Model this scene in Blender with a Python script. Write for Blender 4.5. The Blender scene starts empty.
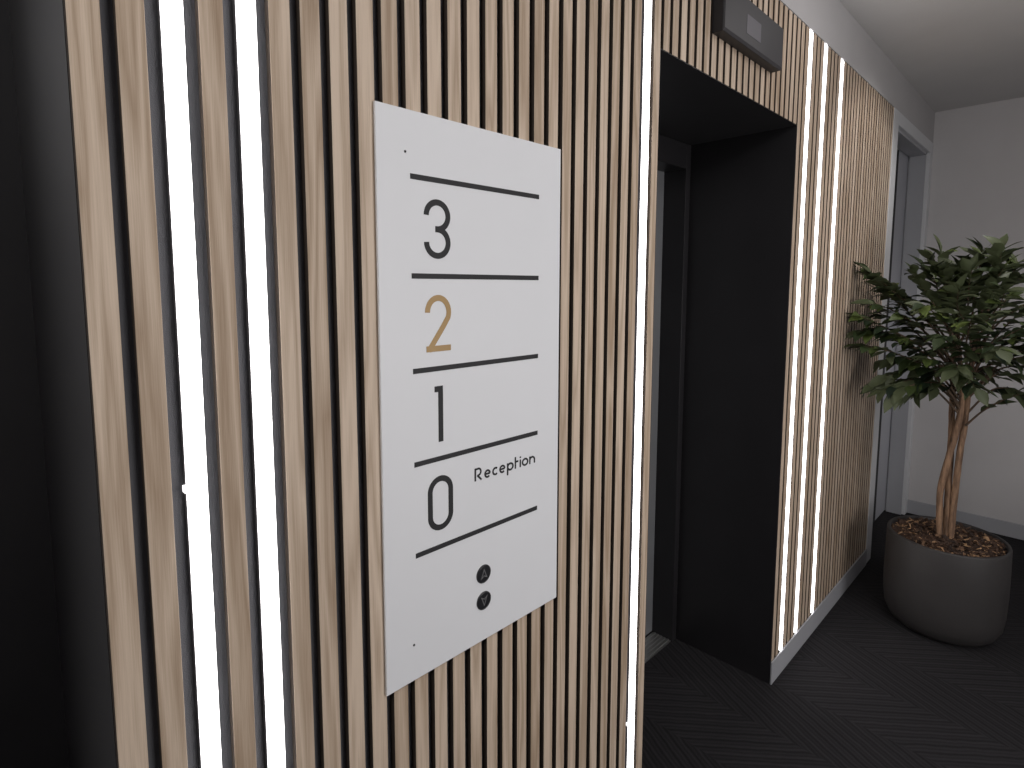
import bpy, bmesh, math, random
from mathutils import Vector, Matrix, noise

random.seed(7)
scn = bpy.context.scene
COL = scn.collection
P = 0.04                      # slat pitch (27 mm slat + 13 mm gap)
SL_TOP = 2.378                # top of the slats
CEIL = 2.568
SK = 0.089                    # skirting height
DOOR_H = 2.04
BX = 4.13                     # far end wall


# ------------------------------------------------------------------ helpers
def K(k):
    return k * P


def link(o, parent=None):
    COL.objects.link(o)
    if parent:
        o.parent = parent
    return o


def tag(o, label=None, cat=None, group=None, kind=None):
    for k, v in (('label', label), ('category', cat), ('group', group), ('kind', kind)):
        if v:
            o[k] = v
    return o


def empty(name, loc=(0, 0, 0)):
    o = bpy.data.objects.new(name, None)
    o.empty_display_size = 0.05
    o.location = loc
    return link(o)


def build(name, bm, mat, parent=None, smooth=False, bevel=0.0, segs=2):
    """link a bmesh (given in world coordinates) as one object; the parent may stand anywhere"""
    bmesh.ops.recalc_face_normals(bm, faces=bm.faces)
    me = bpy.data.meshes.new(name)
    if parent is not None:
        off = Vector((0, 0, 0))
        q = parent
        while q is not None:
            off += Vector(q.location)
            q = q.parent
        bmesh.ops.translate(bm, verts=bm.verts, vec=-off)
    bm.to_mesh(me)
    bm.free()
    for m in (mat if isinstance(mat, (list, tuple)) else [mat]):
        me.materials.append(m)
    if smooth:
        for f in me.polygons:
            f.use_smooth = True
    o = bpy.data.objects.new(name, me)
    link(o, parent)
    if bevel:
        b = o.modifiers.new('bevel', 'BEVEL')
        b.width = bevel
        b.segments = segs
        b.limit_method = 'ANGLE'
        b.angle_limit = math.radians(40)
    return o


def box(bm, x0, x1, y0, y1, z0, z1, mi=0):
    vs = [bm.verts.new(p) for p in ((x0, y0, z0), (x1, y0, z0), (x1, y1, z0), (x0, y1, z0),
                                    (x0, y0, z1), (x1, y0, z1), (x1, y1, z1), (x0, y1, z1))]
    out = []
    for idx in ((0, 1, 2, 3), (7, 6, 5, 4), (0, 4, 5, 1), (1, 5, 6, 2), (2, 6, 7, 3), (3, 7, 4, 0)):
        f = bm.faces.new([vs[i] for i in idx])
        f.material_index = mi
        out.append(f)
    return out


def bx(*a):
    bm = bmesh.new()
    box(bm, *a)
    return bm


def lathe(prof, c, n=96):
    bm = bmesh.new()
    rings = []
    for r, z in prof:
        if r < 1e-6:
            rings.append([bm.verts.new((c[0], c[1], z))])
        else:
            rings.append([bm.verts.new((c[0] + r * math.cos(2 * math.pi * i / n),
                                        c[1] + r * math.sin(2 * math.pi * i / n), z)) for i in range(n)])
    for a, b in zip(rings, rings[1:]):
        for i in range(n):
            j = (i + 1) % n
            if len(a) == 1 and len(b) > 1:
                bm.faces.new((a[0], b[j], b[i]))
            elif len(b) == 1 and len(a) > 1:
                bm.faces.new((a[i], a[j], b[0]))
            elif len(a) > 1:
                bm.faces.new((a[i], a[j], b[j], b[i]))
    return bm


def tube(bm, pts, rad, n=8, wob=0.0, seed=0):
    rings = []
    pts = [Vector(p) for p in pts]
    prev = Vector((1, 0, 0))
    for i, p in enumerate(pts):
        t = (pts[min(i + 1, len(pts) - 1)] - pts[max(i - 1, 0)]).normalized()
        u = prev - t * prev.dot(t)
        if u.length < 1e-4:
            u = Vector((0, 1, 0)) - t * t.y
        u.normalize()
        prev = u
        v = t.cross(u)
        r = rad[i] if isinstance(rad, (list, tuple)) else rad
        ring = []
        for k in range(n):
            a = 2 * math.pi * k / n
            rr = r * (1 + wob * noise.noise(Vector((math.cos(a) * 1.5 + seed * 7.1, math.sin(a) * 1.5, i * 0.33))))
            ring.append(bm.verts.new(p + (u * math.cos(a) + v * math.sin(a)) * rr))
        rings.append(ring)
    for a, b in zip(rings, rings[1:]):
        for k in range(n):
            bm.faces.new((a[k], a[(k + 1) % n], b[(k + 1) % n], b[k]))
    bm.faces.new(rings[0][::-1])
    bm.faces.new(rings[-1])


def spline(pts, n=6):
    """Catmull-Rom through the points"""
    pts = [Vector(p) for p in pts]
    out = []
    for i in range(len(pts) - 1):
        p0 = pts[max(i - 1, 0)]; p1 = pts[i]; p2 = pts[i + 1]; p3 = pts[min(i + 2, len(pts) - 1)]
        for k in range(n):
            t = k / n
            out.append(0.5 * ((2 * p1) + (p2 - p0) * t + (2 * p0 - 5 * p1 + 4 * p2 - p3) * t * t
                              + (3 * p1 - p0 - 3 * p2 + p3) * t ** 3))
    out.append(pts[-1])
    return out


def ribbon(bm, pts, w, y, th=0.0006, closed=False):
    """a flat stroke on the XZ plane facing -Y; pts are (x, z)"""
    n = len(pts)
    L, R = [], []
    for i in range(n):
        if closed:
            a = Vector(pts[(i - 1) % n]); b = Vector(pts[(i + 1) % n])
        else:
            a = Vector(pts[max(i - 1, 0)]); b = Vector(pts[min(i + 1, n - 1)])
        p = Vector(pts[i])
        d1 = (p - a) if (p - a).length > 1e-9 else (b - p)
        d2 = (b - p) if (b - p).length > 1e-9 else (p - a)
        d1.normalize(); d2.normalize()
        t = (d1 + d2)
        t.normalize()
        nn = Vector((-t.y, t.x))
        m = max(0.35, nn.dot(Vector((-d1.y, d1.x))))
        h = w / 2 / m
        L.append(p + nn * h); R.append(p - nn * h)
    fl = [bm.verts.new((v.x, y, v.y)) for v in L]; fr = [bm.verts.new((v.x, y, v.y)) for v in R]
    bl = [bm.verts.new((v.x, y + th, v.y)) for v in L]; br = [bm.verts.new((v.x, y + th, v.y)) for v in R]
    rng = range(n if closed else n - 1)
    for i in rng:
        j = (i + 1) % n
        bm.faces.new((fl[i], fr[i], fr[j], fl[j]))
        bm.faces.new((fl[i], fl[j], bl[j], bl[i]))
        bm.faces.new((fr[i], br[i], br[j], fr[j]))
    if not closed:
        bm.faces.new((fl[0], bl[0], br[0], fr[0]))
        bm.faces.new((fl[-1], fr[-1], br[-1], bl[-1]))


def arc(cx, cz, rx, rz, a0, a1, n=24):
    return [(cx + rx * math.cos(math.radians(a0 + (a1 - a0) * i / n)),
             cz + rz * math.sin(math.radians(a0 + (a1 - a0) * i / n))) for i in range(n + 1)]


# ------------------------------------------------------------------ materials
def new_mat(name):
    m = bpy.data.materials.new(name)
    m.use_nodes = True
    nt = m.node_tree
    b = nt.nodes['Principled BSDF']
    return m, nt, b


def plain(name, col, rough=0.6, metal=0.0, bump=0.0, bscale=300, spec=0.5, var=0.06):
    m, nt, b = new_mat(name)
    b.inputs['Roughness'].default_value = rough
    b.inputs['Metallic'].default_value = metal
    b.inputs['Specular IOR Level'].default_value = spec
    tc = nt.nodes.new('ShaderNodeTexCoord')
    nz = nt.nodes.new('ShaderNodeTexNoise')
    nz.inputs['Scale'].default_value = 6
    nz.inputs['Detail'].default_value = 4
    nt.links.new(tc.outputs['Object'], nz.inputs['Vector'])
    rp = nt.nodes.new('ShaderNodeValToRGB')
    rp.color_ramp.elements[0].position = 0.3
    rp.color_ramp.elements[1].position = 0.7
    rp.color_ramp.elements[0].color = tuple(c * (1 - var) for c in col) + (1,)
    rp.color_ramp.elements[1].color = tuple(min(1, c * (1 + var)) for c in col) + (1,)
    nt.links.new(nz.outputs['Fac'], rp.inputs['Fac'])
    nt.links.new(rp.outputs['Color'], b.inputs['Base Color'])
    if bump:
        n2 = nt.nodes.new('ShaderNodeTexNoise')
        n2.inputs['Scale'].default_value = bscale
        n2.inputs['Detail'].default_value = 3
        nt.links.new(tc.outputs['Object'], n2.inputs['Vector'])
        bp = nt.nodes.new('ShaderNodeBump')
        bp.inputs['Strength'].default_value = bump
        bp.inputs['Distance'].default_value = 0.002
        nt.links.new(n2.outputs['Fac'], bp.inputs['Height'])
        nt.links.new(bp.outputs['Normal'], b.inputs['Normal'])
    return m


def math_node(nt, op, a=None, b=None):
    n = nt.nodes.new('ShaderNodeMath')
    n.operation = op
    for i, v in enumerate((a, b)):
        if v is None:
            continue
        if isinstance(v, (int, float)):
            n.inputs[i].default_value = v
        else:
            nt.links.new(v, n.inputs[i])
    return n.outputs[0]


def oak():
    m, nt, b = new_mat('oak_veneer')
    b.inputs['Roughness'].default_value = 0.55
    b.inputs['Specular IOR Level'].default_value = 0.3
    tc = nt.nodes.new('ShaderNodeTexCoord')
    sp = nt.nodes.new('ShaderNodeSeparateXYZ')
    nt.links.new(tc.outputs['Object'], sp.inputs[0])
    cell = math_node(nt, 'FLOOR', math_node(nt, 'DIVIDE', sp.outputs['X'], P))
    wn = nt.nodes.new('ShaderNodeTexWhiteNoise')
    wn.noise_dimensions = '1D'
    nt.links.new(cell, wn.inputs['W'])
    off = math_node(nt, 'MULTIPLY', wn.outputs['Value'], 37.0)
    # broad cathedral figure: contours of a stretched noise
    cb = nt.nodes.new('ShaderNodeCombineXYZ')
    nt.links.new(math_node(nt, 'ADD', math_node(nt, 'MULTIPLY', sp.outputs['X'], 26.0), off), cb.inputs[0])
    nt.links.new(off, cb.inputs[1])
    nt.links.new(math_node(nt, 'MULTIPLY', sp.outputs['Z'], 1.3), cb.inputs[2])
    n1 = nt.nodes.new('ShaderNodeTexNoise')
    n1.inputs['Scale'].default_value = 1.0
    n1.inputs['Detail'].default_value = 2.0
    n1.inputs['Roughness'].default_value = 0.45
    nt.links.new(cb.outputs[0], n1.inputs['Vector'])
    rings = math_node(nt, 'PINGPONG', math_node(nt, 'MULTIPLY', n1.outputs['Fac'], 13.0), 1.0)
    # fine vertical pores
    cb2 = nt.nodes.new('ShaderNodeCombineXYZ')
    nt.links.new(math_node(nt, 'MULTIPLY', sp.outputs['X'], 900.0), cb2.inputs[0])
    nt.links.new(off, cb2.inputs[1])
    nt.links.new(math_node(nt, 'MULTIPLY', sp.outputs['Z'], 14.0), cb2.inputs[2])
    n2 = nt.nodes.new('ShaderNodeTexNoise')
    n2.inputs['Scale'].default_value = 1.0
    n2.inputs['Detail'].default_value = 3.0
    nt.links.new(cb2.outputs[0], n2.inputs['Vector'])
    s = math_node(nt, 'ADD', math_node(nt, 'MULTIPLY', rings, 0.44), math_node(nt, 'MULTIPLY', n2.outputs['Fac'], 0.62))
    s = math_node(nt, 'ADD', s, math_node(nt, 'MULTIPLY', wn.outputs['Value'], 0.30))
    rp = nt.nodes.new('ShaderNodeValToRGB')
    e = rp.color_ramp.elements
    e[0].position = 0.24
    e[0].color = OAK_D
    e[1].position = 0.95
    e[1].color = OAK_L
    nt.links.new(s, rp.inputs['Fac'])
    nt.links.new(rp.outputs['Color'], b.inputs['Base Color'])
    return m


OAK_D = (0.300, 0.212, 0.140, 1)
OAK_L = (0.600, 0.485, 0.380, 1)


def carpet():
    m, nt, b = new_mat('ribbed_carpet')
    b.inputs['Roughness'].default_value = 0.95
    b.inputs['Specular IOR Level'].default_value = 0.15
    tc = nt.nodes.new('ShaderNodeTexCoord')
    sp = nt.nodes.new('ShaderNodeSeparateXYZ')
    nt.links.new(tc.outputs['Object'], sp.inputs[0])
    W = 0.242
    col = math_node(nt, 'FLOOR', math_node(nt, 'DIVIDE', math_node(nt, 'SUBTRACT', sp.outputs['X'], 1.815), W))
    odd = math_node(nt, 'FLOORED_MODULO', col, 2.0)          # 0 in the column right of x = 1.815
    # distance across the ribs of a chevron plank: two lay directions in alternate columns
    def across(deg):
        a = math.radians(deg)
        return math_node(nt, 'ADD', math_node(nt, 'MULTIPLY', sp.outputs['X'], math.cos(a)),
                         math_node(nt, 'MULTIPLY', sp.outputs['Y'], math.sin(a)))
    d = math_node(nt, 'ADD', math_node(nt, 'MULTIPLY', across(-27), odd),
                  math_node(nt, 'MULTIPLY', across(41), math_node(nt, 'SUBTRACT', 1.0, odd)))
    nd = nt.nodes.new('ShaderNodeTexNoise')
    nd.inputs['Scale'].default_value = 18
    nt.links.new(tc.outputs['Object'], nd.inputs['Vector'])
    d = math_node(nt, 'ADD', d, math_node(nt, 'MULTIPLY', nd.outputs['Fac'], 0.010))
    rib = math_node(nt, 'ADD', math_node(nt, 'MULTIPLY', math_node(nt, 'SINE', math_node(nt, 'MULTIPLY', d, 2 * math.pi / 0.0155)), 0.5), 0.5)
    # broad plank-to-plank tone and a second slower rib
    slow = math_node(nt, 'ADD', math_node(nt, 'MULTIPLY', math_node(nt, 'SINE', math_node(nt, 'MULTIPLY', d, 2 * math.pi / 0.034)), 0.5), 0.5)
    nz = nt.nodes.new('ShaderNodeTexNoise')
    nz.inputs['Scale'].default_value = 420
    nz.inputs['Detail'].default_value = 3
    nt.links.new(tc.outputs['Object'], nz.inputs['Vector'])
    v = math_node(nt, 'ADD', math_node(nt, 'MULTIPLY', rib, 0.30), math_node(nt, 'MULTIPLY', slow, 0.20))
    v = math_node(nt, 'ADD', v, math_node(nt, 'MULTIPLY', nz.outputs['Fac'], 0.62))
    v = math_node(nt, 'ADD', v, math_node(nt, 'MULTIPLY', odd, -0.05))
    rp = nt.nodes.new('ShaderNodeValToRGB')
    e = rp.color_ramp.elements
    e[0].position = 0.15
    e[0].color = (0.010, 0.0095, 0.0105, 1)
    e[1].position = 0.95
    e[1].color = (0.036, 0.034, 0.037, 1)
    nt.links.new(v, rp.inputs['Fac'])
    nt.links.new(rp.outputs['Color'], b.inputs['Base Color'])
    bp = nt.nodes.new('ShaderNodeBump')
    bp.inputs['Strength'].default_value = 0.7
    bp.inputs['Distance'].default_value = 0.003
    nt.links.new(v, bp.inputs['Height'])
    nt.links.new(bp.outputs['Normal'], b.inputs['Normal'])
    return m


def emit(name, col, strength):
    m, nt, b = new_mat(name)
    b.inputs['Base Color'].default_value = (0.8, 0.8, 0.8, 1)
    b.inputs['Emission Color'].default_value = col + (1,)
    b.inputs['Emission Strength'].default_value = strength
    return m


def leaf_mat():
    m, nt, b = new_mat('ficus_leaf')
    at = nt.nodes.new('ShaderNodeAttribute')
    at.attribute_name = 'tone'
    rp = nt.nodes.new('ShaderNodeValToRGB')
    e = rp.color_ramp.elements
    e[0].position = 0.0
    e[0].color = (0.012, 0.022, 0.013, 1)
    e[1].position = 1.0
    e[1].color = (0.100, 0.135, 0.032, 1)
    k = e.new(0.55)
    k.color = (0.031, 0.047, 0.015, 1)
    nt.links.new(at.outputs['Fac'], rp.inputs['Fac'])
    geo = nt.nodes.new('ShaderNodeNewGeometry')
    mx = nt.nodes.new('ShaderNodeMixRGB')
    mx.inputs[2].default_value = (0.070, 0.085, 0.042, 1)     # paler underside
    nt.links.new(geo.outputs['Backfacing'], mx.inputs[0])
    nt.links.new(rp.outputs['Color'], mx.inputs[1])
    nt.links.new(mx.outputs[0], b.inputs['Base Color'])
    b.inputs['Roughness'].default_value = 0.48
    b.inputs['Specular IOR Level'].default_value = 0.35
    return m


def bark_mat(name, dark, light, scale):
    m, nt, b = new_mat(name)
    tc = nt.nodes.new('ShaderNodeTexCoord')
    mp = nt.nodes.new('ShaderNodeMapping')
    mp.inputs['Scale'].default_value = scale
    nt.links.new(tc.outputs['Object'], mp.inputs['Vector'])
    nz = nt.nodes.new('ShaderNodeTexNoise')
    nz.inputs['Scale'].default_value = 1.0
    nz.inputs['Detail'].default_value = 6
    nz.inputs['Roughness'].default_value = 0.65
    nt.links.new(mp.outputs[0], nz.inputs['Vector'])
    rp = nt.nodes.new('ShaderNodeValToRGB')
    e = rp.color_ramp.elements
    e[0].position = 0.34
    e[0].color = dark + (1,)
    e[1].position = 0.66
    e[1].color = light + (1,)
    nt.links.new(nz.outputs['Fac'], rp.inputs['Fac'])
    nt.links.new(rp.outputs['Color'], b.inputs['Base Color'])
    b.inputs['Roughness'].default_value = 0.8
    bp = nt.nodes.new('ShaderNodeBump')
    bp.inputs['Strength'].default_value = 0.8
    bp.inputs['Distance'].default_value = 0.004
    nt.links.new(nz.outputs['Fac'], bp.inputs['Height'])
    nt.links.new(bp.outputs['Normal'], b.inputs['Normal'])
    return m


def mulch_mat():
    m, nt, b = new_mat('bark_chips')
    at = nt.nodes.new('ShaderNodeAttribute')
    at.attribute_name = 'tone'
    rp = nt.nodes.new('ShaderNodeValToRGB')
    e = rp.color_ramp.elements
    e[0].position = 0.0
    e[0].color = (0.018, 0.010, 0.007, 1)
    e[1].position = 1.0
    e[1].color = (0.46, 0.28, 0.15, 1)
    k = e.new(0.65)
    k.color = (0.085, 0.043, 0.024, 1)
    nt.links.new(at.outputs['Fac'], rp.inputs['Fac'])
    nt.links.new(rp.outputs['Color'], b.inputs['Base Color'])
    b.inputs['Roughness'].default_value = 0.75
    return m


M_OAK = oak()
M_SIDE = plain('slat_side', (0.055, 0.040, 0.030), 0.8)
M_FELT = plain('black_felt', (0.115, 0.115, 0.125), 1.0, bump=0.4, bscale=900, spec=0.1)  # black felt lifted towards grey, lens glare put into its colour
M_WHITE = plain('white_wall_paint', (0.56, 0.545, 0.55), 0.85, bump=0.12, bscale=500, var=0.02)
M_CEIL = plain('ceiling_paint', (0.56, 0.55, 0.545), 0.9, bump=0.1, bscale=400, var=0.02)
M_TRIM = plain('grey_white_gloss_paint', (0.37, 0.375, 0.40), 0.45, var=0.02)
M_FRAME = plain('white_gloss_frame_paint', (0.60, 0.61, 0.63), 0.45, var=0.02)
M_BAND = plain('white_wall_paint_darkened', (0.43, 0.42, 0.425), 0.85, bump=0.12, bscale=500, var=0.02)  # white wall paint darkened to tone down the light on the band
M_LEAF_DOOR = plain('pale_grey_door_paint', (0.40, 0.41, 0.45), 0.5, var=0.02)
M_BLACK = plain('black_satin_panel', (0.0185, 0.0175, 0.0195), 0.38, spec=0.5, var=0.1)
M_SOFFIT = plain('black_soffit_lightened', (0.024, 0.023, 0.025), 0.5)  # reveal black made lighter here, standing in for light the soffit lacks
M_PANEL = plain('panel_black', (0.012, 0.012, 0.014), 0.7)
M_STEEL = plain('brushed_steel', (0.20, 0.205, 0.215), 0.5, metal=0.25, bump=0.15, bscale=250)
M_STEELN = plain('pale_brushed_steel', (0.55, 0.55, 0.56), 0.45, metal=0.3)
M_GLOSSB = plain('black_gloss_panel', (0.019, 0.018, 0.020), 0.30, spec=0.6, var=0.1)
M_SILL = plain('ribbed_aluminium', (0.55, 0.55, 0.54), 0.35, metal=0.9)
M_PLATE = plain('white_powder_coat', (0.725, 0.735, 0.760), 0.5, bump=0.03, bscale=700, var=0.01)
M_INK = plain('charcoal_ink', (0.022, 0.022, 0.024), 0.6, spec=0.3)
M_GOLD = plain('gold_ink', (0.30, 0.188, 0.070), 0.42, metal=0.2)
M_BTN = plain('black_button_plastic', (0.010, 0.010, 0.013), 0.35)
M_BTNR = plain('dark_button_rim', (0.025, 0.025, 0.028), 0.4)
M_ARROW = plain('grey_button_marking', (0.13, 0.13, 0.135), 0.5)
M_SCREW = plain('dark_screw', (0.03, 0.03, 0.03), 0.4, metal=0.6)
M_IND = plain('anthracite_plastic', (0.047, 0.0455, 0.049), 0.5, spec=0.25)
M_INDB = plain('black_plastic_housing', (0.012, 0.012, 0.016), 0.45)
M_SCR = plain('switched_off_grey_screen', (0.100, 0.096, 0.110), 0.45, spec=0.3)
M_ALU = plain('aluminium_channel', (0.45, 0.45, 0.46), 0.4, metal=0.8)
M_LED = emit('led_diffuser', (1.0, 0.975, 0.965), 6.5)
M_CLIP = emit('clip_added_glow', (1.0, 0.98, 0.97), 1.2)  # emission put into the clips so they look lit by the strip
M_POT = plain('dark_stone_planter', (0.034, 0.031, 0.031), 0.62, bump=0.25, bscale=160, var=0.10)
M_SOIL = plain('dark_soil', (0.012, 0.008, 0.006), 0.95, bump=0.8, bscale=120)
M_TRUNK = bark_mat('ficus_bark', (0.055, 0.029, 0.017), (0.33, 0.20, 0.12), (60, 60, 9))
M_TWIG = bark_mat('twig_bark', (0.035, 0.022, 0.014), (0.12, 0.075, 0.045), (90, 90, 20))
M_LEAF = leaf_mat()
M_MULCH = mulch_mat()
M_CARPET = carpet()

# ------------------------------------------------------------------ the room
RX0, RY0 = -2.4, -2.5
LX = -0.195                     # left end of the slat wall = right reveal of the near lift opening
DX0, DX1 = K(22.88), 1.801      # lift opening between the slats
HX0, HX1 = 3.214, 4.06          # hall door opening
tag(build('floor', bx(RX0, BX + 0.3, RY0, 0.9, -0.06, 0), M_CARPET), kind='structure')
tag(build('ceiling', bx(RX0, BX + 0.3, RY0, 0.02, CEIL, CEIL + 0.06), M_CEIL), kind='structure')
tag(build('wall_far', bx(BX, BX + 0.08, RY0, 0.25, 0, CEIL), M_WHITE), kind='structure')
tag(build('wall_near', bx(RX0 - 0.08, RX0, RY0, 0.3, 0, CEIL), M_WHITE), kind='structure')
tag(build('wall_opposite', bx(RX0, BX + 0.08, RY0 - 0.08, RY0, 0, CEIL), M_WHITE), kind='structure')
bm = bmesh.new()                # plain painted band above the slats, on down behind the hall door frame
box(bm, RX0, BX, -0.0005, 0.10, SL_TOP + 0.002, CEIL)
tag(build('wall_top', bm, M_BAND), kind='structure')
tag(build('baseboard_far', bx(BX - 0.012, BX, RY0, -0.002, 0, SK), M_TRIM, bevel=0.002), kind='structure')
tag(build('baseboard_left', bx(LX, DX0, -0.006, 0.0002, 0, SK), M_TRIM, bevel=0.0015), kind='structure')
tag(build('baseboard_right', bx(DX1 - 0.001, 3.113, -0.006, 0.0002, 0, SK), M_TRIM, bevel=0.0015), kind='structure')

GAPW = 0.0135
LED_SLOTS = (-3, -1, 21, 47, 51, 56)


def slat_wall(name, k0, k1, z0, z1, felt_x0, felt_x1, depth=0.1):
    """structural wall: felt faced backing with a child mesh of oak slats"""
    w = build(name, bx(felt_x0, felt_x1, 0.0125, depth, z0, z1), M_FELT)
    tag(w, kind='structure')
    bm = bmesh.new()
    for k in range(k0, k1):
        if k in LED_SLOTS:
            continue
        a, b = K(k) + GAPW / 2, K(k + 1) - GAPW / 2
        if k == 77:
            b = 3.112
        if k == k0 and name == 'wall_left':
            a = LX
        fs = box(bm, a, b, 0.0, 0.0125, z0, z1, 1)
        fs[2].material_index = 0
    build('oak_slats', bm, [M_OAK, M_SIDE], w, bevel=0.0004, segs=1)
    return w


slat_wall('wall_left', -5, 23, SK, SL_TOP, LX + 0.0145, DX0 - 0.002, depth=0.10)
slat_wall('wall_middle', 23, 45, DOOR_H, SL_TOP, DX0 + 0.0005, DX1 - 0.0005, depth=0.10)
slat_wall('wall_right', 45, 78, SK, SL_TOP, DX1 + 0.0055, 3.1135, depth=0.10)

# ---- far lift entrance (door_1): black lined opening, steel leaf, aluminium sill
D1 = tag(empty('door_1', (DX0, 0, 0)), kind='structure')
JD = 0.388
bm = bmesh.new()
box(bm, DX1, DX1 + 0.005, 0.0005, 0.60, 0, DOOR_H)             # right reveal
box(bm, DX0 - 0.0018, DX0, 0.0005, 0.60, 0, DOOR_H)            # left reveal
build('reveal_lining', bm, M_BLACK, D1)
build('soffit_lining', bx(DX0, DX1, 0.0005, 0.60, DOOR_H - 0.0015, DOOR_H - 0.0003), M_SOFFIT, D1)
bm = bmesh.new()
box(bm, 1.767, DX1, JD, 0.56, 0, DOOR_H - 0.003)
box(bm, DX0, DX0 + 0.034, JD, 0.56, 0, DOOR_H - 0.003)
box(bm, DX0 + 0.034, 1.767, JD, 0.56, 1.944, DOOR_H - 0.003)
build('lift_frame', bm, M_BLACK, D1, bevel=0.0015)
bm = bmesh.new()
box(bm, DX0 + 0.034, 1.767, 0.394, 0.478, -0.001, 0.004)
for i in range(5):
    y = 0.402 + i * 0.0155
    box(bm, DX0 + 0.034, 1.767, y, y + 0.008, 0.004, 0.0065)
build('sill_plate', bm, M_SILL, D1)
mid = (DX0 + 1.80) / 2
for a, b in ((DX0 + 0.035, mid - 0.002), (mid + 0.002, 1.766)):
    build('door_leaf', bx(a, b, 0.482, 0.51, 0.008, 1.95), M_STEEL, D1, bevel=0.001)
build('shaft_lining', bx(DX0 - 0.02, DX1 + 0.02, 0.60, 0.62, 0, DOOR_H + 0.02), M_BLACK, D1)

# ---- near lift entrance (door_2): only its black right reveal shows at the left edge
D2 = tag(empty('door_2', (LX - 0.93, 0, 0)), kind='structure')
NX0 = LX - 0.93
bm = bmesh.new()
box(bm, LX - 0.0005, LX + 0.0140, 0.0130, 0.62, 0, 2.5)
box(bm, NX0 - 0.02, NX0, 0.0, 0.62, 0, 2.5)
build('reveal_lining', bm, M_GLOSSB, D2)
build('soffit_lining', bx(NX0, LX - 0.0006, 0.0, 0.62, 2.48, 2.5), M_BLACK, D2)
bm = bmesh.new()
box(bm, LX - 0.100, LX - 0.0006, 0.545, 0.60, 0, 2.479)
box(bm, NX0 + 0.0005, NX0 + 0.05, 0.545, 0.60, 0, 2.479)
build('lift_frame', bm, M_BLACK, D2)
build('door_leaf', bx(NX0 + 0.051, LX - 0.101, 0.58, 0.60, 0, 2.479), M_STEELN, D2)  # unseen leaf made pale to brighten the black reveal by reflection
bm = bmesh.new()
box(bm, RX0, NX0 - 0.02, 0.0, 0.1, 0, SL_TOP)
tag(build('wall_back', bm, M_WHITE), kind='structure')

# ---- hall door (door_3) with its frame
D3 = tag(empty('door_3', (HX0, 0, 0)), kind='structure')
bm = bmesh.new()
box(bm, 3.1140, HX0, -0.003, 0.16, 0, 2.380)
box(bm, HX0, BX - 0.001, -0.003, 0.16, 2.315, 2.380)
box(bm, HX1, BX - 0.001, -0.003, 0.16, 0, 2.315)
build('door_frame', bm, M_FRAME, D3, bevel=0.002)
bm = bmesh.new()
box(bm, HX1 - 0.014, HX1, 0.016, 0.100, 0, 2.315)
box(bm, HX0, HX1, 0.016, 0.100, 2.301, 2.315)
build('door_stop', bm, M_TRIM, D3)
build('door_leaf', bx(HX0 + 0.0005, HX1 - 0.0005, 0.108, 0.15, 0.006, 2.31), M_LEAF_DOOR, D3)
tag(build('dark_panel', bx(HX0 + 0.12, HX0 + 0.580, 0.1065, 0.109, 0.006, 2.30), M_PANEL, D3), 'plain dark panel on the grey door')  # flat dark area over part of the leaf


# ------------------------------------------------------------------ LED strips
def led_strip(slot, label):
    xc = K(slot + 0.5)
    t = empty('led_strip_light', (xc, 0.0122, SK))
    tag(t, label, 'light', 'vertical light strips set between the wall slats')
    w = 0.0108
    bm = bmesh.new()
    box(bm, xc - w, xc + w, 0.0092, 0.0122, SK + 0.002, SL_TOP - 0.003)
    for sx in (-1, 1):
        a, b = sorted((xc + sx * w, xc + sx * (w + 0.0006)))
        box(bm, a, b, 0.0034, 0.0122, SK + 0.002, SL_TOP - 0.003)
    build('aluminium_channel', bm, M_ALU, t)
    build('diffuser', bx(xc - w + 0.0001, xc + w - 0.0001, -0.0010, 0.0090, SK + 0.004, SL_TOP - 0.005), M_LED, t)
    z = 1.25 if slot == -3 else 0.39
    build('retaining_clip', bx(xc - w - 0.0034, xc - w - 0.0008, -0.002, 0.008, z - 0.004, z + 0.004), M_CLIP, t)
    return t


led_strip(-3, 'glowing white vertical light strip nearest the black panel at far left')
led_strip(-1, 'glowing white vertical light strip between the leftmost strip and the white sign')
led_strip(21, 'single glowing white vertical light strip beside the left edge of the dark lift opening')
led_strip(47, 'glowing vertical light strip just right of the lift opening, first of three together')
led_strip(51, 'glowing vertical light strip in the middle of the three right of the lift opening')
led_strip(56, 'glowing vertical light strip nearest the potted tree, last of three together')

# ------------------------------------------------------------------ directory sign
SX0, SX1, SZ0, SZ1 = 0.1503, 0.5558, 0.849, 1.7515
S = tag(empty('floor_directory_sign', ((SX0 + SX1) / 2, 0, SZ0)),
        'tall white sign plate with floor numbers 3 2 1 0 and two round call buttons', 'sign')
FY = -0.0055
build('sign_plate', bx(SX0, SX1, FY, -0.0008, SZ0, SZ1), M_PLATE, S, bevel=0.0007, segs=2)
YS = FY - 0.0005
for z in (1.6549, 1.5055, 1.3577, 1.2085, 1.0585):
    bm = bmesh.new()
    ribbon(bm, [(0.2082, z), (0.4946, z)], 0.0082, YS)
    build('divider_line', bm, M_INK, S)
W = 0.0095
cx, r = 0.2582, 0.0212
h = 0.0925
# 3
zb = 1.533
ru = (h - W) / 4
cu, cl = zb + W / 2 + 3 * ru, zb + W / 2 + ru
bm = bmesh.new()
ribbon(bm, arc(cx, cu, r, ru, 180, -90, 40) + [(cx - 0.004, cu - ru)], W, YS)
ribbon(bm, [(cx - 0.004, cl + ru)] + arc(cx, cl, r, ru, 90, -180, 40), W, YS - 0.0001)
build('numeral_three', bm, M_INK, S)
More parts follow.
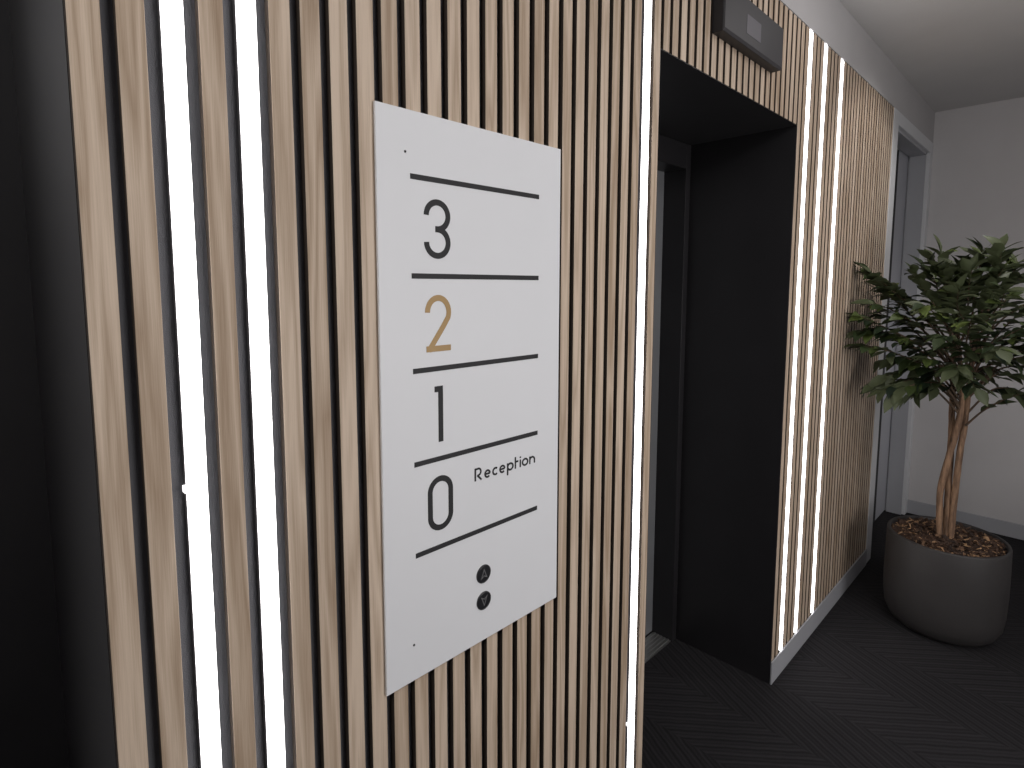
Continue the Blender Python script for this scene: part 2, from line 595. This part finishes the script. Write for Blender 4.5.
# 2
zb = 1.3855
bm = bmesh.new()
h2 = 0.0905
ca = zb + h2 - W / 2 - 0.0230
ribbon(bm, arc(cx, ca, r, 0.0230, 180, -22, 40) + [(cx + 0.010, zb + 0.040), (cx - r + 0.002, zb + 0.002)], W, YS)
ribbon(bm, [(cx - r - W / 2 + 0.002, zb + W / 2), (cx + r + W / 2 - 0.001, zb + W / 2)], W, YS - 0.0001)
tag(build('numeral_two', bm, M_GOLD, S), 'gold numeral')
# 1
zb = 1.2365
bm = bmesh.new()
ribbon(bm, [(cx + 0.0030, zb), (cx + 0.0030, zb + h)], W, YS)
ribbon(bm, [(cx - 0.0090, zb + h - W / 2), (cx + 0.0025, zb + h - W / 2)], W, YS - 0.0001)
build('numeral_one', bm, M_INK, S)
# 0
zb = 1.087
bm = bmesh.new()
pts = arc(cx + 0.001, zb + h - W / 2 - r, r, r, 0, 180, 30) + arc(cx + 0.001, zb + W / 2 + r, r, r, 180, 360, 30)
ribbon(bm, pts, W, YS, closed=True)
build('numeral_zero', bm, M_INK, S)
# Reception
bm = bmesh.new()
b0, xh, cap, lw = 1.1507, 0.0147, 0.0230, 0.0035
yy = YS
layer = [0]


def st(pts, closed=False):
    layer[0] += 1
    pts = [(px_ - 0.0009, pz_) for px_, pz_ in pts]
    ribbon(bm, pts, lw, yy - 0.00002 * (layer[0] % 5), closed=closed)


def letter_e(x0, x1):
    c, rr, rz = (x0 + x1) / 2, (x1 - x0) / 2 - lw / 2, xh / 2 - lw / 2 + 0.0004
    st([(c - rr, b0 + xh / 2), (c + rr, b0 + xh / 2)])
    st(arc(c, b0 + xh / 2, rr, rz, 0, 315, 30))


x0, x1 = 0.3343, 0.3510                                      # R
st([(x0 + lw / 2, b0), (x0 + lw / 2, b0 + cap - lw / 2), (x0 + 0.0080, b0 + cap - lw / 2)]
   + arc(x0 + 0.0080, b0 + cap - 0.0076, 0.0066, 0.0062, 90, -90, 20)[1:] + [(x0 + 0.0062, b0 + cap - 0.0138)])
st([(x0 + 0.0066, b0 + cap - 0.0136), (x1 - 0.0006, b0)])
letter_e(0.3572, 0.3722)
c, rr = 0.3842, 0.0062                                       # c
st(arc(c, b0 + xh / 2, rr, xh / 2 - lw / 2 + 0.0004, 50, 310, 26))
letter_e(0.3937, 0.4090)
x0, x1 = 0.4130, 0.4300                                      # p
st([(x0 + lw / 2, b0 - 0.0078), (x0 + lw / 2, b0 + xh)])
c, rr = (x0 + x1) / 2 + 0.0003, (x1 - x0) / 2 - lw / 2
st(arc(c, b0 + xh / 2, rr, xh / 2 - lw / 2 + 0.0004, 0, 348, 30), closed=True)
st([(0.4350, b0), (0.4350, b0 + 0.0222)])                    # t
st([(0.4350, b0 + xh - lw / 2), (0.4428, b0 + xh - lw / 2)])
st([(0.4482, b0), (0.4482, b0 + xh)])                        # i
st([(0.4482, b0 + xh + 0.0030), (0.4482, b0 + xh + 0.0058)])
c, rr = 0.4612, 0.0070                                       # o
st(arc(c, b0 + xh / 2, rr, xh / 2 - lw / 2 + 0.0004, 0, 348, 30), closed=True)
x0, x1 = 0.4726, 0.4890                                      # n
st([(x0 + lw / 2, b0), (x0 + lw / 2, b0 + xh)])
rn = (x1 - x0) / 2 - lw / 2
st(arc((x0 + x1) / 2, b0 + xh - lw / 2 - rn, rn, rn, 180, 0, 20) + [(x1 - lw / 2, b0)])
build('reception_lettering', bm, M_INK, S)
# screws
for x, z in ((0.2000, 1.6895), (0.2022, 0.9104)):
    bm = bmesh.new()
    bmesh.ops.create_cone(bm, cap_ends=True, segments=16, radius1=0.0021, radius2=0.0017, depth=0.0012,
                          matrix=Matrix.Translation((x, FY - 0.0003, z)) @ Matrix.Rotation(math.pi / 2, 4, 'X'))
    build('screw', bm, M_SCREW, S)


# call buttons
def button(x, z, up):
    bm = bmesh.new()
    n = 40
    prof = [(0.0168, 0.0), (0.0168, 0.0014), (0.0158, 0.0020), (0.0152, 0.0014), (0.0147, 0.0014), (0.0140, 0.0018), (0, 0.0018)]
    rings = []
    for rr, d in prof:
        if rr == 0:
            rings.append([bm.verts.new((x, FY - d, z))])
        else:
            rings.append([bm.verts.new((x + rr * math.cos(2 * math.pi * i / n), FY - d, z + rr * math.sin(2 * math.pi * i / n)))
                          for i in range(n)])
    for a, b in zip(rings, rings[1:]):
        for i in range(n):
            j = (i + 1) % n
            f = bm.faces.new((a[i], a[j], b[0]) if len(b) == 1 else (a[i], a[j], b[j], b[i]))
            f.material_index = 0 if a[0].co.y < FY - 0.00135 and len(rings) - rings.index(a) < 4 else 1
    o = build('call_button', bm, [M_BTN, M_BTNR], S)
    s = 1 if up else -1
    bm = bmesh.new()
    ribbon(bm, [(x, z + s * 0.0082), (x - 0.0064, z - s * 0.0070), (x, z - s * 0.0030), (x + 0.0064, z - s * 0.0070)],
           0.0017, FY - 0.0021, th=0.0003, closed=True)
    build('up_arrow' if up else 'down_arrow', bm, M_ARROW, o)


button(0.3536, 0.9752, True)
button(0.3539, 0.9248, False)

# ------------------------------------------------------------------ lift position indicator above the opening
IX0, IX1, IZ0, IZ1, IYD = 1.163, 1.556, 2.147, 2.268, -0.034
I = tag(empty('lift_position_indicator', ((IX0 + IX1) / 2, 0, IZ0)),
        'dark grey rectangular lift display box with blank screen on the slats above the opening', 'display panel')
bm = bmesh.new()
box(bm, IX0, IX1, IYD + 0.004, 0.0, IZ0, IZ1)
build('housing', bm, M_INDB, I, bevel=0.0015)
bm = bmesh.new()
f = 0.004
vs0 = [(IX0, IYD + 0.004, IZ0), (IX1, IYD + 0.004, IZ0), (IX1, IYD + 0.004, IZ1), (IX0, IYD + 0.004, IZ1)]
vs1 = [(IX0 + f * .4, IYD, IZ0 + 0.007), (IX1 - f * .4, IYD, IZ0 + 0.007), (IX1 - f * .4, IYD, IZ1 - f * .4), (IX0 + f * .4, IYD, IZ1 - f * .4)]
a = [bm.verts.new(v) for v in vs0]
b = [bm.verts.new(v) for v in vs1]
for i in range(4):
    bm.faces.new((a[i], a[(i + 1) % 4], b[(i + 1) % 4], b[i]))
bm.faces.new(b)
build('front_cover', bm, M_IND, I, bevel=0.0008)
build('display_screen', bx(1.295, 1.389, IYD - 0.0006, IYD + 0.0005, 2.178, 2.228), M_SCR, I)

# ------------------------------------------------------------------ potted ficus
PX, PY, PH, PR = 2.735, -0.380, 0.410, 0.2155
T = tag(empty('potted_tree', (PX, PY, 0)),
        'leafy green ficus tree with twisted trunks in a round charcoal pot on the carpet', 'potted plant')
prof = [(0, 0.0), (PR * 0.66, 0.0), (PR * 0.80, 0.007), (PR * 0.90, 0.026), (PR * 0.975, 0.062), (PR * 1.005, 0.115),
        (PR * 1.018, 0.20), (PR * 1.015, 0.30), (PR * 1.005, PH - 0.006), (PR * 0.995, PH), (PR * 0.955, PH), (PR * 0.94, PH - 0.006),
        (PR * 0.93, PH - 0.05), (0, PH - 0.05)]
build('planter', lathe(prof, (PX, PY)), M_POT, T, smooth=True)
build('soil', lathe([(0, PH - 0.045), (PR * 0.925, PH - 0.045), (PR * 0.925, PH - 0.028), (PR * 0.6, PH - 0.020), (0, PH - 0.014)], (PX, PY), 48),
      M_SOIL, T)
# bark chips
bm = bmesh.new()
lay = bm.loops.layers.float_color.new('tone')
rnd = random.Random(3)
for i in range(1500):
    a = rnd.uniform(0, 2 * math.pi)
    rr = PR * 0.90 * math.sqrt(rnd.random())
    x, y = PX + rr * math.cos(a), PY + rr * math.sin(a)
    z = PH - 0.022 + 0.010 * (1 - rr / PR) + rnd.uniform(-0.004, 0.010)
    L = rnd.uniform(0.012, 0.058); w = rnd.uniform(0.004, 0.015); t = rnd.uniform(0.0015, 0.005)
    rot = Matrix.Rotation(rnd.uniform(0, 6.28), 4, 'Z') @ Matrix.Rotation(rnd.gauss(0, 0.35), 4, 'Y') @ Matrix.Rotation(rnd.gauss(0, 0.5), 4, 'X')
    mt = Matrix.Translation((x, y, z)) @ rot
    tone = min(1, max(0, rnd.betavariate(1.5, 2.6)))
    if rnd.random() < 0.14:
        tone = rnd.uniform(0.85, 1.0); w *= 0.6
    tap = rnd.uniform(0.4, 1.0)
    co = [(-L / 2, -w / 2, 0), (L / 2, -w / 2 * tap, 0), (L / 2, w / 2 * tap, 0), (-L / 2, w / 2, 0)]
    vs = [bm.verts.new(mt @ Vector(c)) for c in co] + [bm.verts.new(mt @ (Vector(c) + Vector((0, 0, t)))) for c in co]
    for idx in ((3, 2, 1, 0), (4, 5, 6, 7), (0, 1, 5, 4), (1, 2, 6, 5), (2, 3, 7, 6), (3, 0, 4, 7)):
        fc = bm.faces.new([vs[j] for j in idx])
        for lp in fc.loops:
            lp[lay] = (tone, tone, tone, 1)
tag(build('bark_chips', bm, M_MULCH, T), kind='stuff')

# trunks: measured through the photograph, on the plane of the pot's centre
TX = 2.735


def tk(y, z, dx=0.0):
    return (TX + dx, y, z)


stems = [
    ([tk(-0.360, 0.375, -0.020), tk(-0.353, 0.49, -0.024), tk(-0.350, 0.61, -0.028), tk(-0.368, 0.76, -0.024), tk(-0.387, 0.88, -0.014), tk(-0.396, 1.00, -0.006), tk(-0.386, 1.12), tk(-0.368, 1.25)], 0.0125),
    ([tk(-0.377, 0.375, 0.004), tk(-0.374, 0.50, 0.002), tk(-0.372, 0.615, 0.004), tk(-0.370, 0.76, 0.010), tk(-0.366, 0.88, 0.014), tk(-0.361, 1.0, 0.014), tk(-0.358, 1.12), tk(-0.350, 1.28)], 0.0120),
    ([tk(-0.393, 0.375, 0.000), tk(-0.394, 0.50, 0.000), tk(-0.397, 0.62, -0.002), tk(-0.402, 0.77, -0.004), tk(-0.408, 0.88, 0.004), tk(-0.412, 1.00, 0.010), tk(-0.416, 1.12), tk(-0.430, 1.28)], 0.0122),
]
tops = []
for i, (pts, rad) in enumerate(stems):
    sp = spline(pts, 7)
    n = len(sp)
    rr = [rad * (1.18 - 0.18 * min(1, k / 6)) * (1.0 - 0.50 * max(0, (k / n - 0.6) / 0.4)) for k in range(n)]
    bm = bmesh.new()
    tube(bm, sp, rr, 14, wob=0.16, seed=i)
    build('trunk', bm, M_TRUNK, T, smooth=True)
    tops.append(sp)

# branches: explicit tips (x, y, z); leaves grow along them
TIPS = [
    # towards the wall (left in the photograph)
    (2.60, -0.050, 1.59), (2.58, -0.070, 1.54), (2.50, -0.050, 1.365), (2.52, -0.060, 1.30), (2.56, -0.090, 1.42),
    (2.50, -0.075, 1.235), (2.56, -0.105, 1.30), (2.66, -0.085, 1.47), (2.78, -0.070, 1.36), (2.84, -0.09, 1.50),
    (2.58, -0.095, 1.050), (2.54, -0.145, 1.040), (2.60, -0.150, 1.10), (2.52, -0.200, 1.035), (2.62, -0.240, 1.03), (2.68, -0.120, 1.16),
    # up
    (2.72, -0.255, 1.64), (2.70, -0.290, 1.665), (2.66, -0.305, 1.60), (2.74, -0.345, 1.575), (2.80, -0.22, 1.60), (2.64, -0.21, 1.55),
    (2.72, -0.425, 1.67), (2.70, -0.485, 1.675), (2.66, -0.50, 1.60), (2.76, -0.53, 1.62), (2.72, -0.58, 1.58), (2.80, -0.40, 1.63), (2.68, -0.40, 1.56),
    # right side of the crown
    (2.74, -0.70, 1.50), (2.66, -0.68, 1.40), (2.78, -0.74, 1.33), (2.66, -0.68, 1.24), (2.74, -0.72, 1.15), (2.70, -0.64, 1.08),
    (2.76, -0.62, 1.03), (2.60, -0.60, 1.33), (2.84, -0.62, 1.45), (2.86, -0.60, 1.25),
    # front and back
    (2.46, -0.28, 1.42), (2.44, -0.36, 1.30), (2.42, -0.44, 1.38), (2.48, -0.52, 1.26), (2.48, -0.40, 1.17), (2.50, -0.30, 1.20),
    (2.50, -0.46, 1.10), (2.54, -0.38, 1.48), (2.54, -0.52, 1.48), (2.98, -0.30, 1.42), (3.00, -0.42, 1.30), (2.96, -0.50, 1.45), (2.92, -0.24, 1.25),
    (2.90, -0.30, 1.12), (2.88, -0.46, 1.10),
]
rl = random.Random(11)
leaf_bm = bmesh.new()
ltone = leaf_bm.loops.layers.float_color.new('tone')


def leaf(base, d, up, L, wd, tone):
    """a pointed ficus leaf: 2 x 6 quads, folded along the midrib and arched"""
    d = d.normalized()
    side = d.cross(up)
    if side.length < 1e-3:
        side = d.cross(Vector((0, 1, 0)))
    side.normalize()
    nrm = side.cross(d).normalized()
    fold = rl.uniform(0.12, 0.45)
    arch = rl.uniform(0.10, 0.38)
    twist = rl.uniform(-0.25, 0.25)
    wv = rl.uniform(0, 6.28)
    prof_ = [(0.0, 0.05), (0.10, 0.50), (0.28, 0.92), (0.48, 1.0), (0.68, 0.78), (0.86, 0.36), (1.0, 0.015)]
    rows = []
    for s, w in prof_:
        c = base + d * (L * s) - nrm * (L * arch * s * s)
        sd = (side * math.cos(twist * s) + nrm * math.sin(twist * s))
        wob = 0.05 * L * math.sin(wv + s * 9)
        hw = wd / 2 * w
        rows.append([leaf_bm.verts.new(c + sd * hw + nrm * (hw * fold + wob * w * 0.4)),
                     leaf_bm.verts.new(c),
                     leaf_bm.verts.new(c - sd * hw + nrm * (hw * fold - wob * w * 0.4))])
    for v in [v for r_ in rows for v in r_]:
        if v.co.y > -0.004:
            v.co.y = -0.004 - rl.uniform(0, 0.003)
    for a, b in zip(rows, rows[1:]):
        for k in (0, 1):
            fc = leaf_bm.faces.new((a[k], b[k], b[k + 1], a[k + 1]))
            fc.smooth = True
            tt = max(0, min(1, tone + rl.uniform(-0.03, 0.03)))
            for lp in fc.loops:
                lp[ltone] = (tt, tt, tt, 1)


TIPS.append((2.70, -0.590, 1.075))
CEN = Vector((2.72, -0.38, 1.20))
nb = 0
for tip in TIPS:
    tip = Vector(tip)
    if tip.z > 1.58:
        tip.z -= 0.035
    stem = tops[0] if tip.y > -0.36 else tops[2]
    if rl.random() < 0.35:
        stem = tops[1]
    f0 = 0.66 + 0.30 * max(0, min(1, (tip.z - 1.0) / 0.65)) + rl.uniform(-0.05, 0.05)
    root = stem[min(len(stem) - 1, int(f0 * (len(stem) - 1)))]
    low = tip.x == Vector((2.70, 0, 0)).x and abs(tip.y + 0.59) < 1e-5
    if low:
        root = Vector((2.728, -0.415, 0.905))
    dv = tip - root
    rise = 0.05 if tip.z > 1.2 else 0.09
    if low:
        rise = 0.012
    m1 = root + dv * 0.35 + Vector((rl.uniform(-.02, .02), rl.uniform(-.02, .02), rise))
    m2 = root + dv * 0.72 + Vector((rl.uniform(-.015, .015), rl.uniform(-.015, .015), rise * 0.7))
    path = spline([root, m1, m2, tip], 8)
    n = len(path)
    bm = bmesh.new()
    tube(bm, path, [0.0052 * (1 - 0.78 * i / (n - 1)) for i in range(n)], 6)
    build('branch', bm, M_TWIG, T, smooth=True)
    nb += 1
    # leaves alternate along the outer part, closer together at the tip
    ln = dv.length
    cnt = 7 if low else max(9, int(ln / 0.0185))
    side_sign = 1
    for j in range(cnt):
        s = 0.30 + 0.70 * (j + rl.uniform(-0.2, 0.2)) / (cnt - 1)
        s = max(0.28, min(1.0, s))
        q = s * (n - 1)
        i0 = min(n - 2, int(q))
        p = path[i0].lerp(path[i0 + 1], q - i0)
        tng = (path[min(i0 + 2, n - 1)] - path[max(i0 - 1, 0)]).normalized()
        lat = tng.cross(Vector((0, 0, 1)))
        if lat.length < 0.1:
            lat = Vector((rl.uniform(-1, 1), rl.uniform(-1, 1), 0))
        lat.normalize()
        side_sign = -side_sign
        spread = 0.95 if j < cnt - 1 else 0.1
        out = (p - CEN).normalized()
        d = tng * 0.75 + lat * side_sign * spread + out * 0.25 + Vector((rl.gauss(0, .22), rl.gauss(0, .22), rl.uniform(-0.70, 0.20)))
        if tip.z > 1.5:
            d.z += 0.22
        if low:
            d.z += 0.75
        L = rl.uniform(0.060, 0.098)
        up = Vector((rl.gauss(0, .35), rl.gauss(0, .35), 1.0))
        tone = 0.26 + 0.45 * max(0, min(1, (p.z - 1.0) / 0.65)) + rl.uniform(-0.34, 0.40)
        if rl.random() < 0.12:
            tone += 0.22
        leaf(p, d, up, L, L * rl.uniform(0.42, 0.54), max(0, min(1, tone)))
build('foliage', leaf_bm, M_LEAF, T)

# ------------------------------------------------------------------ lights
def area(name, loc, size, power, rot=(0, 0, 0), col=(1, 1, 1), sy=None):
    l = bpy.data.lights.new(name, 'AREA')
    l.shape = 'RECTANGLE' if sy else 'DISK'
    l.size = size
    if sy:
        l.size_y = sy
    l.energy = power
    l.color = col
    o = bpy.data.objects.new(name, l)
    o.location = loc
    o.rotation_euler = rot
    COL.objects.link(o)
    return o


def point(name, loc, power, radius=0.08, col=(1, 1, 1)):
    l = bpy.data.lights.new(name, 'POINT')
    l.energy = power
    l.shadow_soft_size = radius
    l.color = col
    o = bpy.data.objects.new(name, l)
    o.location = loc
    COL.objects.link(o)
    return o


def spot(name, loc, aim, power, cone, blend, radius=0.06, col=(1, 1, 1)):
    l = bpy.data.lights.new(name, 'SPOT')
    l.energy = power
    l.spot_size = math.radians(cone)
    l.spot_blend = blend
    l.shadow_soft_size = radius
    l.color = col
    o = bpy.data.objects.new(name, l)
    o.location = loc
    o.rotation_euler = (Vector(aim) - Vector(loc)).to_track_quat('-Z', 'Y').to_euler()
    COL.objects.link(o)
    return o


area('ceiling_light_near', (0.85, -1.40, CEIL - 0.03), 0.5, 12, col=(1.0, 0.975, 0.965))
area('lobby_fill', (1.25, -2.35, 1.20), 1.2, 26, rot=(math.radians(90), 0, math.radians(8)), col=(1.0, 0.975, 0.97), sy=1.2)  # unseen fill added to even out the sign and slats, no fixture
area('side_fill', (-1.3, -0.8, 2.35), 0.5, 10, rot=(math.radians(55), 0, math.radians(-35)), col=(1.0, 0.975, 0.96), sy=0.5)  # unseen fill added for the near lift leaf and reveal
spot('wall_downlight', (2.60, -0.95, CEIL - 0.03), (2.72, 0.0, 1.60), 26, 78, 0.5, col=(1.0, 0.96, 0.93))
spot('far_wall_fill', (2.9, -2.2, 1.0), (4.13, -0.45, 0.85), 20, 46, 1.0, 0.15, col=(1.0, 0.97, 0.96))  # added spot without a fixture, lifts the lower far wall
point('ceiling_glow_fill', (1.75, -0.45, 2.36), 2.2, 0.10, col=(1.0, 0.96, 0.95))  # bare unseen lamp added to brighten the ceiling by the slats

w = bpy.data.worlds.new('world')
scn.world = w
w.use_nodes = True
w.node_tree.nodes['Background'].inputs[0].default_value = (0.5, 0.5, 0.53, 1)
w.node_tree.nodes['Background'].inputs[1].default_value = 0.05

# ------------------------------------------------------------------ camera (solved from the slat pitch and the vanishing points)
cam = bpy.data.cameras.new('camera')
co = bpy.data.objects.new('camera', cam)
COL.objects.link(co)
R_ = Vector((0.71186227, -0.70231717, 0.00164224))
U_ = Vector((0.06615032, 0.06937691, 0.99539489))
F_ = Vector((0.69919685, 0.70847543, -0.09584531))
mw = Matrix(((R_.x, U_.x, -F_.x, -0.29464738), (R_.y, U_.y, -F_.y, -0.72981024), (R_.z, U_.z, -F_.z, 1.62037302 - 0.13), (0, 0, 0, 1)))
co.matrix_world = mw
cam.sensor_width = 36
cam.lens = 564.7578 * 36 / 1024
cam.shift_x = (512 - 510.167) / 1024
cam.shift_y = (340.387 - 384) / 1024
cam.clip_start = 0.02
scn.camera = co
scn.view_settings.view_transform = 'Standard'
scn.view_settings.look = 'None'
scn.view_settings.exposure = 0.0
